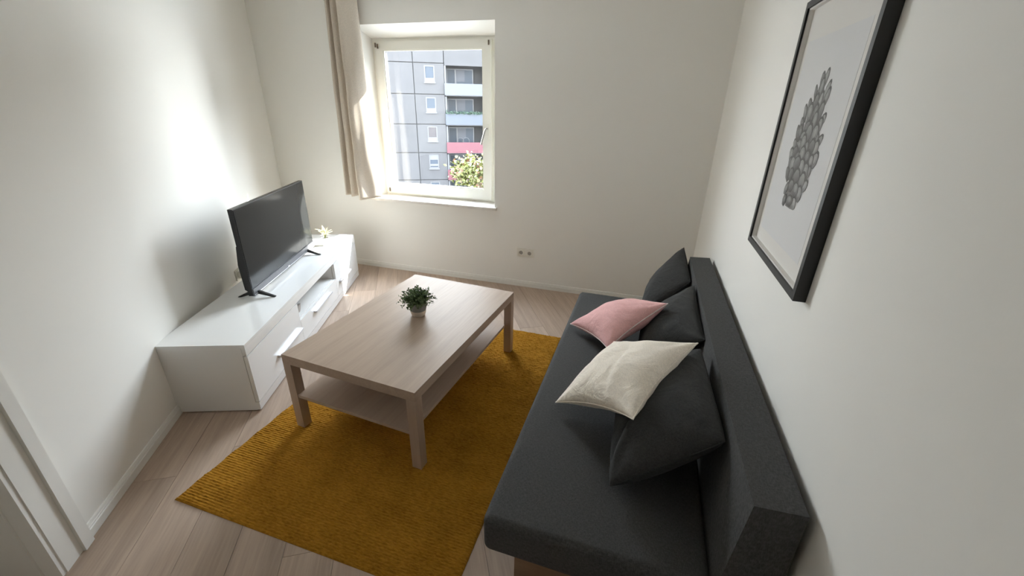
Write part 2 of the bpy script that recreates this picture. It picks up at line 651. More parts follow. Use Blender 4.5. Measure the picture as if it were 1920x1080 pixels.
def wall_back():
    x0, x1, z0, z1 = XL - 0.35, XR + 0.2, -0.2, ZC + 0.1
    v = []
    for y, (a, b, c, d) in ((YB, (OX0, OX1, OZ0, OZ1)), (YFR, (FX0, FX1, FZ0, FZ1)), (YOUT, (FX0, FX1, FZ0, FZ1))):
        v += [(a, y, c), (b, y, c), (b, y, d), (a, y, d)]
    for y in (YB, YOUT):
        v += [(x0, y, z0), (x1, y, z0), (x1, y, z1), (x0, y, z1)]
    f = []
    for k in range(4):
        k2 = (k + 1) % 4
        f.append((12 + k, 12 + k2, k2, k))
        f.append((k, k2, 4 + k2, 4 + k))
        f.append((4 + k, 4 + k2, 8 + k2, 8 + k))
        f.append((16 + k2, 16 + k, 8 + k, 8 + k2))
        f.append((12 + k2, 12 + k, 16 + k, 16 + k2))
    o = pydata('wall_back', v, f, M['wall'], smooth=False)
    bm = bmesh.new()
    bm.from_mesh(o.data)
    bmesh.ops.recalc_face_normals(bm, faces=bm.faces)
    bm.to_mesh(o.data)
    bm.free()
    return structure(o)


wall_back()
structure(box('wall_right', (XR, YF - 0.2, -0.2), (XR + 0.2, YB, ZC + 0.1), M['wall'], bevel=0))
structure(box('wall_front', (X_FRONT - 0.6, YF - 0.2, -0.2), (XR, YF, ZC + 0.1), M['wall_front'], bevel=0))

# left wall with the doorway, built in its own frame
D0, D1, DH, WT = 3.672, 4.520, 2.00, 0.20
wl_ob = boxes('wall_left', [((0.0, -WT, -0.2), (D0, 0, ZC + 0.1)), ((D1, -WT, -0.2), (T_END + 0.1, 0, ZC + 0.1)), ((D0, -WT, DH), (D1, 0, ZC + 0.1))], M['wall'])
wl_ob.location, wl_ob.rotation_euler = LLOC, (0, 0, LROT)
structure(wl_ob)

# skirting boards: two fine beads over a flat face
BP = [(0, 0), (0.014, 0), (0.014, 0.036), (0.010, 0.039), (0.010, 0.043), (0.0125, 0.046), (0.0095, 0.050), (0.0095, 0.053), (0.006, 0.058), (0, 0.058)]
o = prism('baseboard_back', [(YB - d, z) for d, z in BP], 0, XL + 0.01, XR - 0.015, M['trim'])
structure(o)
o = prism('baseboard_right', [(XR - d, z) for d, z in BP], 1, YF, YB, M['trim'])
structure(o)
o = prism('baseboard_left', [(d, z) for d, z in BP], 0, 0.01, D0 - 0.131, M['trim'])
o.location, o.rotation_euler = LLOC, (0, 0, LROT)
structure(o)

# door casing at the lower left, closed leaf on the far side of the wall
door = structure(thing('door_1', 'x', 'door', LLOC, LROT))
del door['label'], door['category']


def casing(name, pieces, parent):
    return boxes(name, pieces, M['trim'], parent, bevel=0.002)


for s, e in ((1, D0), (-1, D1)):
    a, b_, c = e - s * 0.130, e - s * 0.082, e
    casing('architrave', [((min(a, b_), 0.0, 0.0), (max(a, b_), 0.026, DH + 0.13))], door)
    casing('casing_board', [((min(b_, c), 0.0, 0.0), (max(b_, c), 0.014, DH + 0.082))], door)
casing('architrave', [((D0 - 0.082, 0.0, DH + 0.082), (D1 + 0.082, 0.026, DH + 0.13))], door)
casing('casing_board', [((D0, 0.0, DH), (D1, 0.014, DH + 0.082))], door)
for lo, hi in (((D0, -WT, 0.0), (D0 + 0.018, 0.010, DH)), ((D1 - 0.018, -WT, 0.0), (D1, 0.010, DH)), ((D0 + 0.018, -WT, DH - 0.018), (D1 - 0.018, 0.010, DH))):
    box('jamb_lining', lo, hi, M['trim'], door, bevel=0.001)
box('door_stop', (D0 + 0.018, -0.050, 0.0), (D0 + 0.026, -0.038, DH - 0.018), M['trim'], door, bevel=0.001)
leaf = box('door_leaf', (D0 + 0.019, -WT + 0.002, 0.006), (D1 - 0.019, -WT + 0.042, DH - 0.019), M['trim'], door, bevel=0.002)
tube('door_handle', [(D1 - 0.09, -WT + 0.042, 1.03), (D1 - 0.09, -WT + 0.09, 1.03), (D1 - 0.20, -WT + 0.09, 1.03)], 0.009, M['steel'], leaf)

# window: fixed frame, inward-opening sash, gasket, pane, handle, hinges
win = structure(thing('window_1', 'x', 'window', (0, 0, 0)))
del win['label'], win['category']


def ring(name, x0, x1, z0, z1, w, y0, y1, material, parent, bevel=0.004):
    bm = bmesh.new()
    wl_, wr_, wb_, wt_ = w
    vs = []
    for y in (y0, y1):
        for (a, b, c, d) in ((x0, x1, z0, z1), (x0 + wl_, x1 - wr_, z0 + wb_, z1 - wt_)):
            vs.append([bm.verts.new(p) for p in ((a, y, c), (b, y, c), (b, y, d), (a, y, d))])
    fo, fi, bo, bi = vs
    for k in range(4):
        k2 = (k + 1) % 4
        bm.faces.new((fo[k], fo[k2], fi[k2], fi[k]))
        bm.faces.new((bo[k2], bo[k], bi[k], bi[k2]))
        bm.faces.new((fo[k2], fo[k], bo[k], bo[k2]))
        bm.faces.new((fi[k], fi[k2], bi[k2], bi[k]))
    return link(name, finish(bm, name, bevel=bevel), material, parent)


ring('frame', FX0 - 0.01, FX1 + 0.01, FZ0 - 0.005, FZ1 + 0.01, (0.07, 0.09, 0.07, 0.06), YFR, YFR + 0.07, M['window_frame'], win)
SX0, SX1, SZ0, SZ1 = -0.893, 0.240, 0.775, 2.135
sash = ring('sash', SX0, SX1, SZ0, SZ1, (0.078, 0.078, 0.092, 0.068), YFR - 0.022, YFR + 0.041, M['window_frame'], win, bevel=0.006)
GX0, GX1, GZ0, GZ1 = SX0 + 0.078, SX1 - 0.078, SZ0 + 0.092, SZ1 - 0.068
ring('gasket', GX0 - 0.001, GX1 + 0.001, GZ0 - 0.001, GZ1 + 0.001, (0.007, 0.004, 0.004, 0.007), YFR + 0.006, YFR + 0.041, M['gasket'], sash, bevel=0)
ring('glazing_bead', GX0 - 0.002, GX1 + 0.002, GZ0 - 0.002, GZ1 + 0.002, (0.012, 0.012, 0.012, 0.012), YFR - 0.014, YFR + 0.006, M['window_frame'], sash, bevel=0.003)
box('pane', (GX0, YFR + 0.012, GZ0), (GX1, YFR + 0.018, GZ1), M['glass'], sash, bevel=0)
hx = SX1 - 0.036
h = box('handle_plate', (hx - 0.014, YFR - 0.034, 1.34), (hx + 0.014, YFR - 0.022, 1.47), M['window_frame'], win, bevel=0.004)
tube('window_handle', [(hx, YFR - 0.034, 1.425), (hx, YFR - 0.066, 1.425), (hx - 0.012, YFR - 0.072, 1.40), (hx - 0.045, YFR - 0.072, 1.29)], 0.009, M['steel'], win)
for (px_, pz_) in ((SX0 + 0.012, SZ1 - 0.03), (SX0 + 0.035, SZ1 - 0.04), (SX1 - 0.022, SZ1 - 0.028), (SX0 + 0.02, SZ0 + 0.03)):
    tube('hinge', [(px_, YFR - 0.030, pz_ - 0.018), (px_, YFR - 0.030, pz_ + 0.018)], 0.007, M['hinge'], win, sides=8)
sill = structure(box('trim_1', (OX0 - 0.03, YB - 0.035, 0.728), (OX1 + 0.022, YFR - 0.001, 0.752), M['sill'], bevel=0.004))

# ------------------------------------------------------------------ mustard rug
def make_rug():
    root = thing('wool_rug', 'mustard yellow ribbed wool rug under the coffee table', 'rug', (-0.176, -0.540, 0.0), -0.012)
    W, L = 1.335, 1.955
    nx, ny, rows = 230, 960, 160
    x = np.linspace(0, W, nx)
    y = np.linspace(0, L, ny)
    ry = y / L * rows
    r = np.clip(ry.astype(int), 0, rows - 1)
    fr = ry - r
    nk = 78
    knots = RNG.uniform(0.35, 1.0, (rows, nk + 2))
    kx = x / W * nk
    prof = np.abs(np.sin(np.pi * fr)) ** 0.6
    z = np.zeros((ny, nx))
    for j in range(ny):
        sh = kx + (r[j] * 0.37) % 1.0
        k = np.clip(sh.astype(int), 0, nk)
        f = sh - k
        kh = knots[r[j], k] * (np.abs(np.sin(np.pi * f)) ** 0.7 * 0.55 + 0.45)
        z[j] = 0.0070 + 0.0066 * prof[j] * kh
    z += RNG.normal(0, 0.0004, z.shape)
    edge = np.minimum(np.minimum(x, W - x)[None, :] / 0.010, np.minimum(y, L - y)[:, None] / 0.010)
    z *= np.sqrt(np.clip(edge, 0.02, 1))
    X, Y = np.meshgrid(x, y)
    wob = 0.0025 * np.sin(Y * 40) * (X < 0.02) + RNG.normal(0, 0.0005, X.shape)
    V = np.stack([X + wob, Y, z], -1).reshape(-1, 3)
    idx = np.arange(nx * ny).reshape(ny, nx)
    F = np.stack([idx[:-1, :-1], idx[:-1, 1:], idx[1:, 1:], idx[1:, :-1]], -1).reshape(-1, 4)
    me = bpy.data.meshes.new('pile')
    me.vertices.add(len(V))
    me.vertices.foreach_set('co', V.ravel())
    me.loops.add(F.size)
    me.loops.foreach_set('vertex_index', F.ravel().astype(np.int32))
    me.polygons.add(len(F))
    me.polygons.foreach_set('loop_start', np.arange(0, F.size, 4, dtype=np.int32))
    me.polygons.foreach_set('use_smooth', np.ones(len(F), dtype=bool))
    me.update(calc_edges=True)
    link('pile', me, M['rug'], root)
    box('backing', (0.004, 0.004, 0.0003), (W - 0.004, L - 0.004, 0.004), M['rug'], root, bevel=0.001)


make_rug()
RUGZ = 0.0136

# ------------------------------------------------------------------ coffee table
def make_table():
    root = thing('coffee_table', 'pale oak veneer coffee table with lower shelf standing on the mustard rug', 'table', (0, 0, RUGZ), -0.0825)
    W, L, H, TH, LG = 0.785, 1.182, 0.45, 0.05, 0.05
    box('tabletop', (0, 0, H - TH), (W, L, H), M['table'], root, bevel=0.0015)
    for x0 in (0, W - LG):
        for y0 in (0, L - LG):
            box('leg', (x0, y0, -0.001), (x0 + LG, y0 + LG, H - TH), M['table_leg'], root, bevel=0.0015)
    box('shelf', (LG - 0.006, 0.004, 0.196), (W - LG + 0.006, L - 0.004, 0.214), M['table'], root, bevel=0.001)


make_table()

# ------------------------------------------------------------------ white television unit
TU = (-0.2881, 0.0413)
TR = 0.36414


def make_unit():
    root = thing('tv_cabinet', 'long white low cabinet along the left wall carrying the television', 'cabinet', (TU[0], TU[1], 0), TR)
    D, L, H, T = 0.465, 2.069, 0.435, 0.018
    s1, s2 = 0.662, 1.425
    F = 0.020                                        # door thickness
    w, g = M['white_board'], M['white_gloss']
    box('top_panel', (-D, 0, H - T), (0, L, H), g, root, bevel=0.0015)
    box('side_panel', (-D, 0, 0.008), (-F - 0.002, T, H - T), w, root, bevel=0.001)
    box('side_panel', (-D, L - T, 0.008), (-F - 0.002, L, H - T), w, root, bevel=0.001)
    for s in (s1, s2):
        box('divider', (-D + 0.01, s - T / 2, 0.06), (-F - 0.003, s + T / 2, H - T), w, root, bevel=0.001)
    box('bottom_panel', (-D + 0.006, T, 0.045), (-F - 0.003, L - T, 0.062), w, root, bevel=0.001)
    box('back_panel', (-D + 0.002, T, 0.062), (-D + 0.006, L - T, H - T), w, root, bevel=0)
    box('plinth', (-F - 0.002, 0.0, 0.010), (-0.002, L, 0.060), w, root, bevel=0.0015)
    box('front_rail', (-F - 0.001, 0.0, 0.368), (-0.0005, L, H - T), w, root, bevel=0.0015)
    box('niche_shelf', (-D + 0.007, s1 + T / 2, 0.222), (-F - 0.003, s2 - T / 2, 0.234), w, root, bevel=0.001)

    def handle(parent, y0, y1, z):
        prism('handle', [(0.000, z + 0.010), (0.024, z + 0.010), (0.027, z + 0.004), (0.022, z - 0.003), (0.010, z - 0.006), (0.000, z - 0.006)], 1, y0, y1, M['handle'], parent, bevel=0.001)
    d = box('door', (-F, 0.002, 0.065), (0, s1 - 0.002, 0.360), g, root, bevel=0.0015)
    handle(d, 0.285, 0.635, 0.178)
    d = box('drawer', (-F, s1 + 0.002, 0.065), (0, s2 - 0.002, 0.228), g, root, bevel=0.0015)
    handle(d, 0.890, 1.245, 0.178)
    d = box('door', (-F, s2 + 0.002, 0.065), (0, L - 0.002, 0.360), g, root, bevel=0.0015)
    handle(d, 1.500, 1.800, 0.172)
    # bracket seen at the near corner of the open niche
    o = prism('hinge_bracket', [(-0.016, 0.338), (0.000, 0.338), (-0.006, 0.30), (-0.014, 0.276)], 1, s1 + 0.010, s1 + 0.050, M['steel'], root, bevel=0.002)
    for x in (-D + 0.03, -0.06):
        for y in (0.03, L - 0.03, 0.7, 1.4):
            lathe('foot', [(0, 0), (0.014, 0), (0.014, 0.009), (0, 0.009)], M['tv_black'], root, 12, (x, y, 0.0))


make_unit()


def tvpt(u, t, z):
    c, s = math.cos(TR), math.sin(TR)
    return (TU[0] + u * c - t * s, TU[1] + u * s + t * c, z)


# ------------------------------------------------------------------ television
def make_tv():
    H0 = 0.435
    root = thing('television', 'black flat screen television on white cabinet', 'television', tvpt(-0.215, 1.09, H0), TR)
    W2 = 0.527
    zb, zt = 0.030, 0.592
    casing_ = box('casing', (-0.028, -W2, zb), (0.0, W2, zt), M['tv_black'], root, bevel=0.004)
    box('screen', (-0.002, -W2 + 0.006, zb + 0.052), (0.0022, W2 - 0.006, zt - 0.006), M['tv_screen'], root, bevel=0.0008)
    bar = box('speaker_bar', (-0.006, -W2 + 0.001, zb - 0.002), (0.009, W2 - 0.001, zb + 0.046), M['tv_bar'], root, bevel=0.002)
    box('trim_line', (0.006, -W2 + 0.004, zb + 0.004), (0.0105, W2 - 0.004, zb + 0.007), M['silver'], bar, bevel=0.0005)
    box('indicator', (0.008, -0.012, zb + 0.008), (0.0105, 0.012, zb + 0.014), M['silver'], bar, bevel=0.0005)
    prism('rear_housing', [(-0.028, zb + 0.005), (-0.060, zb + 0.03), (-0.066, zb + 0.20), (-0.050, zb + 0.32), (-0.028, zb + 0.34)], 1, -W2 + 0.03, W2 - 0.03, M['tv_black'], root, bevel=0.006)
    for t in (-0.472, 0.372):
        leg = thing('stand_leg', 'x', 'x', (0, t, 0))
        del leg['label'], leg['category']
        leg.parent = root
        for s in (-1, 1):
            bm = bmesh.new()
            x0, x1 = -0.012 + s * 0.012, -0.008 + s * 0.118
            pts = [(x0, 0.052), (x0 - s * 0.014, 0.030), (x1 - s * 0.016, 0.0), (x1, 0.0), (x1, 0.004)]
            add_prism(bm, pts, 1, -0.008, 0.008)
            link('strut', finish(bm, 'strut', bevel=0.001), M['tv_black'], leg)
    return root


make_tv()

# plugs behind the television on the left wall
def lw_loc(t, o, z):
    return (XL + math.sin(AL) * t + math.cos(AL) * o, YB - math.cos(AL) * t + math.sin(AL) * o, z)


sk = thing('wall_socket', 'white socket strip with plugs low on the left wall behind the television', 'socket', lw_loc(1.54, 0.0, 0.385), LROT)
box('socket_plate', (-0.11, 0.0005, -0.04), (0.11, 0.011, 0.04), M['socket'], sk, bevel=0.003)
for x in (-0.068, 0.0, 0.068):
    lathe('insert', [(0.0, 0.0), (0.024, 0.0), (0.024, 0.006), (0.020, 0.006), (0.019, 0.002), (0.0, 0.002)], M['socket'], sk, 20).matrix_local = Matrix.Translation((x, 0.010, 0)) @ Matrix.Rotation(-math.pi / 2, 4, 'X')
pl = thing('power_plug', 'small black plug in the socket behind the television', 'plug', lw_loc(1.54, 0.0165, 0.385), LROT)
lathe('plug_body', [(0, 0), (0.016, 0), (0.016, 0.018), (0.010, 0.034), (0.005, 0.04), (0, 0.04)], M['tv_black'], pl, 16).matrix_local = Matrix.Rotation(-math.pi / 2, 4, 'X')
tube('cable', [(0, 0.036, 0), (0.0, 0.058, -0.012), (-0.005, 0.062, -0.06), (-0.015, 0.050, -0.20), (-0.02, 0.035, -0.36)], 0.003, M['tv_black'], pl, 6)
pl = thing('power_adapter', 'white plug-in adapter left of the black plug behind the television', 'adapter', lw_loc(1.608, 0.0165, 0.385), LROT)
box('adapter_body', (-0.020, 0, -0.025), (0.020, 0.045, 0.03), M['white_plastic'], pl, bevel=0.004)
tube('cable', [(0, 0.044, -0.008), (0.0, 0.062, -0.025), (0.01, 0.064, -0.08), (0.02, 0.050, -0.22), (0.02, 0.035, -0.36)], 0.0025, M['white_plastic'], pl, 6)

# double socket on the back wall
ds = thing('wall_socket', 'white double power socket on the back wall below the window', 'socket', (0.645, YB, 0.345))
for x in (-0.0405, 0.0405):
    p = box('socket_plate', (x - 0.0405, -0.011, -0.0405), (x + 0.0405, -0.0003, 0.0405), M['socket'], ds, bevel=0.003)
    e = lathe('socket_cup', [(0.0, 0.001), (0.0175, 0.001), (0.0195, 0.006), (0.0255, 0.0065), (0.0265, 0.003), (0.0265, 0.0)], M['socket'], ds, 28)
    e.matrix_local = Matrix.Translation((x, -0.0108, 0)) @ Matrix.Rotation(math.pi / 2, 4, 'X')
    f = lathe('socket_recess', [(0.0, 0.0), (0.0172, 0.0), (0.0172, 0.0012), (0.0, 0.0012)], M['socket_dark'], ds, 24)
    f.matrix_local = Matrix.Translation((x, -0.0117, 0)) @ Matrix.Rotation(math.pi / 2, 4, 'X')

# ------------------------------------------------------------------ sofa
def make_sofa():
    root = thing('sofa_bed', 'charcoal grey fabric sofa bed along the right wall', 'sofa', (1.264, -0.509, 0), -0.0147)
    L = 1.90
    bm = bmesh.new()
    add_box(bm, (0.0, 0.0, 0.268), (0.678, L, 0.42))
    bmesh.ops.subdivide_edges(bm, edges=[e for e in bm.edges], cuts=0)
    link('seat', finish(bm, 'seat', bevel=0.028, seg=5, angle=60), M['sofa'], root)
    prism('backrest', [(0.672, 0.285), (0.684, 0.42), (0.706, 0.752), (0.822, 0.758), (0.826, 0.285)], 1, -0.006, L + 0.012, M['sofa'], root, bevel=0.026, seg=5, angle=60).rotation_euler = (0, 0, 0.0147)
    for y in (0.10, L - 0.14):
        box('leg', (0.085, y, -0.0005), (0.60, y + 0.040, 0.270), M['sofa_leg'], root, bevel=0.003)
    box('underframe', (0.09, 0.145, 0.215), (0.66, L - 0.145, 0.268), M['tv_black'], root, bevel=0.003)


make_sofa()


def cushion(name, corners, thick, material, label, group=None, seed=0, sag=0.0, pinch=0.10, ear=0.35, nn=44, wr=1.0, crease=None, edge_mat=None, blunt=0.03):
    """pillow through four corner points: domed on both sides, sides pulled in between pointed corners"""
    c = [Vector(p) for p in corners]
    ctr = sum(c, Vector()) / 4
    nrm = ((c[2] - c[0]).cross(c[3] - c[1])).normalized()
    if nrm.z < 0:
        nrm = -nrm
    U = (c[1] - c[0] + c[2] - c[3]).normalized()
    V_ = nrm.cross(U)
    verts, faces = [], []
    top, bot = {}, {}
    rs = random.Random(seed)
    ph = [rs.uniform(0, 6.28) for _ in range(8)]
    for j in range(nn + 1):
        for i in range(nn + 1):
            # denser towards the border
            u = 0.5 - 0.5 * math.cos(math.pi * i / nn)
            v = 0.5 - 0.5 * math.cos(math.pi * j / nn)
            a, b = 2 * u - 1, 2 * v - 1
            pu = a * (1 - pinch * (1 - b * b) * abs(a) ** 2.0)
            pv = b * (1 - pinch * (1 - a * a) * abs(b) ** 2.0)
            k = 1 - blunt * (a * a * b * b) ** 1.5
            s, t = (pu * k + 1) / 2, (pv * k + 1) / 2
            P = c[0] * (1 - s) * (1 - t) + c[1] * s * (1 - t) + c[2] * s * t + c[3] * (1 - s) * t
            ea, eb = max(0.0, 1 - a * a), max(0.0, 1 - b * b)
            dome = (ea ** 0.5 * eb ** 0.5) ** 0.85
            prof = 0.78 * dome + 0.22 * (ea * eb) ** 1.2
            # gathers fanning out of the corners and a few slack folds
            w = 0.0
            for q, (ca, cb) in enumerate(((-1, -1), (1, -1), (1, 1), (-1, 1))):
                da, db = a - ca, b - cb
                d = math.hypot(da, db)
                th = math.atan2(db, da)
                w += math.sin(th * (9 + q) + ph[q]) * math.exp(-d * 2.6) * 0.5 * min(1, d * 3)
            w += 0.55 * (noise.noise(Vector((a * 1.6 + seed * 3.1, b * 1.6, 0.3))))
            w += 0.30 * (noise.noise(Vector((a * 3.7 + seed, b * 3.7, 1.7))))
            if crease:
                (x0, y0, ang, amp) = crease
                dd = (a - x0) * math.sin(ang) - (b - y0) * math.cos(ang)
                al = (a - x0) * math.cos(ang) + (b - y0) * math.sin(ang)
                w -= amp * math.exp(-(dd / 0.05) ** 2) * math.exp(-(al / 0.55) ** 2)
                w += 0.6 * amp * math.exp(-((dd - 0.13) / 0.09) ** 2) * math.exp(-(al / 0.55) ** 2)
            hgt = thick * (prof + 0.13 * wr * w * (ea * eb) ** 0.45)
            P = P + Vector((0, 0, -sag * (ea * eb)))
            top[i, j] = P + nrm * hgt * 0.5
            bot[i, j] = P - nrm * hgt * 0.5
    idx = {}
    for (i, j), p in top.items():
        idx['t', i, j] = len(verts)
        verts.append(p - ctr)
    for (i, j), p in bot.items():
        if i in (0, nn) or j in (0, nn):
            idx['b', i, j] = idx['t', i, j]
        else:
            idx['b', i, j] = len(verts)
            verts.append(p - ctr)
    for j in range(nn):
        for i in range(nn):
            faces.append((idx['t', i, j], idx['t', i + 1, j], idx['t', i + 1, j + 1], idx['t', i, j + 1]))
            faces.append((idx['b', i, j + 1], idx['b', i + 1, j + 1], idx['b', i + 1, j], idx['b', i, j]))
    rot = Matrix((U, V_, nrm)).transposed()
    inv = rot.inverted()
    verts = [inv @ v for v in verts]
    root = bpy.data.objects.new(name, None)
    root.empty_display_size = 0.1
    COL.objects.link(root)
    root.matrix_world = Matrix.Translation(ctr) @ rot.to_4x4()
    tag(root, label, 'cushion', group)
    cover = pydata('cover', verts, faces, material, root)
    # sewn edge seam all the way round
    loop = [(i, 0) for i in range(nn)] + [(nn, j) for j in range(nn)] + [(i, nn) for i in range(nn, 0, -1)] + [(0, j) for j in range(nn, 0, -1)]
    bm = bmesh.new()
    pts = [verts[idx['t', i, j]] for i, j in loop]
    add_tube(bm, pts + [pts[0]], 0.0028, sides=6, cap=False)
    link('seam', finish(bm, 'seam', angle=80), edge_mat or material, root)
    return root


G = 'charcoal cushions leaning on the sofa back'
cushion('back_cushion', [(1.632, -0.318, 0.462), (1.962, -0.262, 0.712), (1.932, 0.265, 0.740), (1.645, 0.215, 0.475)], 0.23, M['cushion_dark'],
        'charcoal cushion nearest the camera, leaning on the sofa back under the cream cushion', G, 1, crease=(-0.50, -0.45, 0.45, 1.3), blunt=0.06, pinch=0.05, wr=1.5)
cushion('back_cushion', [(1.700, 0.490, 0.465), (1.966, 0.390, 0.702), (1.958, 0.930, 0.745), (1.735, 0.900, 0.465)], 0.20, M['cushion_dark'],
        'middle charcoal cushion on the sofa, directly behind the pink cushion', G, 2, blunt=0.02, pinch=0.06, wr=1.4)
cushion('back_cushion', [(1.700, 0.980, 0.460), (1.962, 1.075, 0.705), (1.945, 1.580, 0.770), (1.745, 1.400, 0.460)], 0.17, M['cushion_dark'],
        'charcoal cushion at the far end of the sofa near the back wall', G, 3, blunt=0.05, pinch=0.06, wr=1.4)
cushion('pink_cushion', [(1.318, 0.815, 0.450), (1.560, 0.475, 0.525), (1.812, 0.640, 0.740), (1.640, 1.000, 0.570)], 0.17, M['cushion_pink'],
        'dusty pink square cushion lying on the sofa seat', None, 4, edge_mat=M['cushion_edge'], pinch=0.12, blunt=0.0, wr=1.6)
cushion('cream_cushion', [(1.380, 0.087, 0.450), (1.685, -0.215, 0.690), (1.895, 0.160, 0.805), (1.583, 0.445, 0.590)], 0.17, M['cushion_cream'],
        'cream linen square cushion leaning over the near charcoal cushion', None, 5, crease=(0.22, -0.35, 1.75, 0.75), pinch=0.14, blunt=0.0, wr=1.7)

# ------------------------------------------------------------------ framed pinecone photograph
def make_picture():
    y0, y1, z0, z1 = -0.072, 0.578, 1.115, 1.968
    root = thing('picture_frame', 'black framed greyscale photograph of a pinecone on the right wall', 'picture', (XR, (y0 + y1) / 2, (z0 + z1) / 2))
    hy, hz, d, w = (y1 - y0) / 2, (z1 - z0) / 2, 0.034, 0.021
    for pts, axis, a, b in (([(-hy, -hz), (hy, -hz), (hy - w, -hz + w), (-hy + w, -hz + w)], 0, -d, -0.0005),
                            ([(hy, hz), (-hy, hz), (-hy + w, hz - w), (hy - w, hz - w)], 0, -d, -0.0005),
                            ([(-hy, hz), (-hy, -hz), (-hy + w, -hz + w), (-hy + w, hz - w)], 0, -d, -0.0005),
                            ([(hy, -hz), (hy, hz), (hy - w, hz - w), (hy - w, -hz + w)], 0, -d, -0.0005)):
        prism('frame_bar', pts, axis, a, b, M['black_frame'], root, bevel=0.0012)
    iy, iz = hy - w, hz - w
    box('backing', (-0.010, -iy, -iz), (-0.002, iy, iz), M['black_frame'], root, bevel=0)
    # pale inner spacer between glass and mat
    bm = bmesh.new()
    for lo, hi in (((-0.027, -iy + 0.0002, -iz), (-0.0125, -iy + 0.006, iz)), ((-0.027, iy - 0.006, -iz), (-0.0125, iy - 0.0002, iz)), ((-0.027, -iy + 0.006, -iz), (-0.0125, iy - 0.006, -iz + 0.006)), ((-0.027, -iy + 0.006, iz - 0.006), (-0.0125, iy - 0.006, iz))):
        add_box(bm, lo, hi)
    link('spacer', finish(bm, 'spacer'), M['mat_board'], root)
    box('mat_board', (-0.0125, -iy, -iz), (-0.0102, iy, iz), M['mat_board'], root, bevel=0)
    py0, py1, pz0, pz1 = -0.222, 0.264, -0.348, 0.300
    paper = box('photo_print', (-0.0131, py0, pz0), (-0.0126, py1, pz1), M['photo_paper'], root, bevel=0)
    box('glass', (-0.0300, -iy, -iz), (-0.0282, iy, iz), M['picture_glass'], root, bevel=0)
    # pinecone image: overlapping tonal scale shapes printed on the paper
    rs = random.Random(11)
    verts, faces, ink = [], [], []
    layer = [0]

    def shape(pts, cols):
        layer[0] += 1
        x = -0.01325 - layer[0] * 0.000006
        base = len(verts)
        verts.extend((x, p[0], p[1]) for p in pts)
        faces.append(tuple(range(base, base + len(pts))))
        ink.extend(cols)

    cz0, cz1, cy = -0.228, 0.185, 0.010
    Hc = cz1 - cz0

    def width(t):
        return 0.098 * float(np.interp(t, (0.0, 0.08, 0.2, 0.35, 0.5, 0.7, 0.85, 0.95, 1.0), (0.45, 0.68, 0.90, 1.0, 0.94, 0.82, 0.58, 0.30, 0.15)))
    # dark core silhouette
    L_, R_ = [], []
    for k in range(25):
        t = k / 24
        L_.append((cy - width(t) * 0.72, cz0 + t * Hc * 0.96 + 0.008))
        R_.append((cy + width(t) * 0.72, cz0 + t * Hc * 0.96 + 0.008))
    shape(L_ + R_[::-1], [0.20] * 50)
    rows = 11
    outl = [(-0.42, 0.0), (-0.92, 0.40), (-0.95, 0.72), (-0.45, 1.0), (0.10, 1.06), (0.62, 0.95), (0.95, 0.62), (0.55, 0.05)]
    for k in range(rows, -1, -1):
        t = k / rows
        zc = cz0 + 0.016 + t * (Hc - 0.060)
        wd = width(t)
        n = max(1, int(round(wd / 0.035)))
        offs = [(q + (0.5 if k % 2 else 0.0)) / (n + 0.45) for q in range(-n - 1, n + 1)]
        offs = sorted([f for f in offs if abs(f) <= 1.0], key=lambda f: -abs(f))
        for fr in offs:
            yc = cy + wd * math.sin(fr * 1.4) / math.sin(1.4) + rs.uniform(-0.005, 0.005)
            zc = cz0 + 0.016 + t * (Hc - 0.060) + rs.uniform(-0.007, 0.007)
            sw = rs.uniform(0.80, 1.15) * 0.0265 * (0.55 + 0.45 * math.cos(fr * 1.3)) * (0.80 + 0.35 * (1 - t)) * (0.75 if t > 0.8 else 1.0)
            shh = rs.uniform(0.040, 0.060) * (1.1 if t > 0.7 else 1) * (0.8 if t < 0.15 else 1)
            lean = fr * (0.85 if t > 0.25 else 1.25) + rs.uniform(-0.2, 0.2)
            shade = rs.uniform(0.15, 0.32) - 0.05 * fr

            def place(sc, dy, dz):
                r = []
                for a, b in outl:
                    a2, b2 = a * sw * sc, (b - 0.5) * shh * sc + 0.5 * shh
                    r.append((yc + dy + a2 * math.cos(lean) + b2 * math.sin(lean), zc + dz + b2 * math.cos(lean) - a2 * math.sin(lean)))
                return r
            shape(place(1.10, -0.002, 0.0035), [0.055 + 0.04 * b for a, b in outl])
            shape(place(0.94, 0, 0), [max(0.06, shade - 0.13 + 0.22 * b + 0.05 * a) for a, b in outl])
            if rs.random() < 0.7:
                shape([(p[0] * 0.5 + 0.5 * yc + 0.25 * shh * math.sin(lean), p[1] * 0.5 + 0.5 * (zc + 0.55 * shh * math.cos(lean)) + 0.004) for p in place(0.9, 0, 0)],
                      [min(0.55, shade + 0.05 + 0.13 * b) for a, b in outl])
    me = bpy.data.meshes.new('pinecone_print')
    me.from_pydata(verts, [], faces)
    at = me.color_attributes.new('ink', 'FLOAT_COLOR', 'POINT')
    at.data.foreach_set('color', [c for v in ink for c in (v, v, v, 1.0)])
    link('pinecone_print', me, M['print'], root)


make_picture()

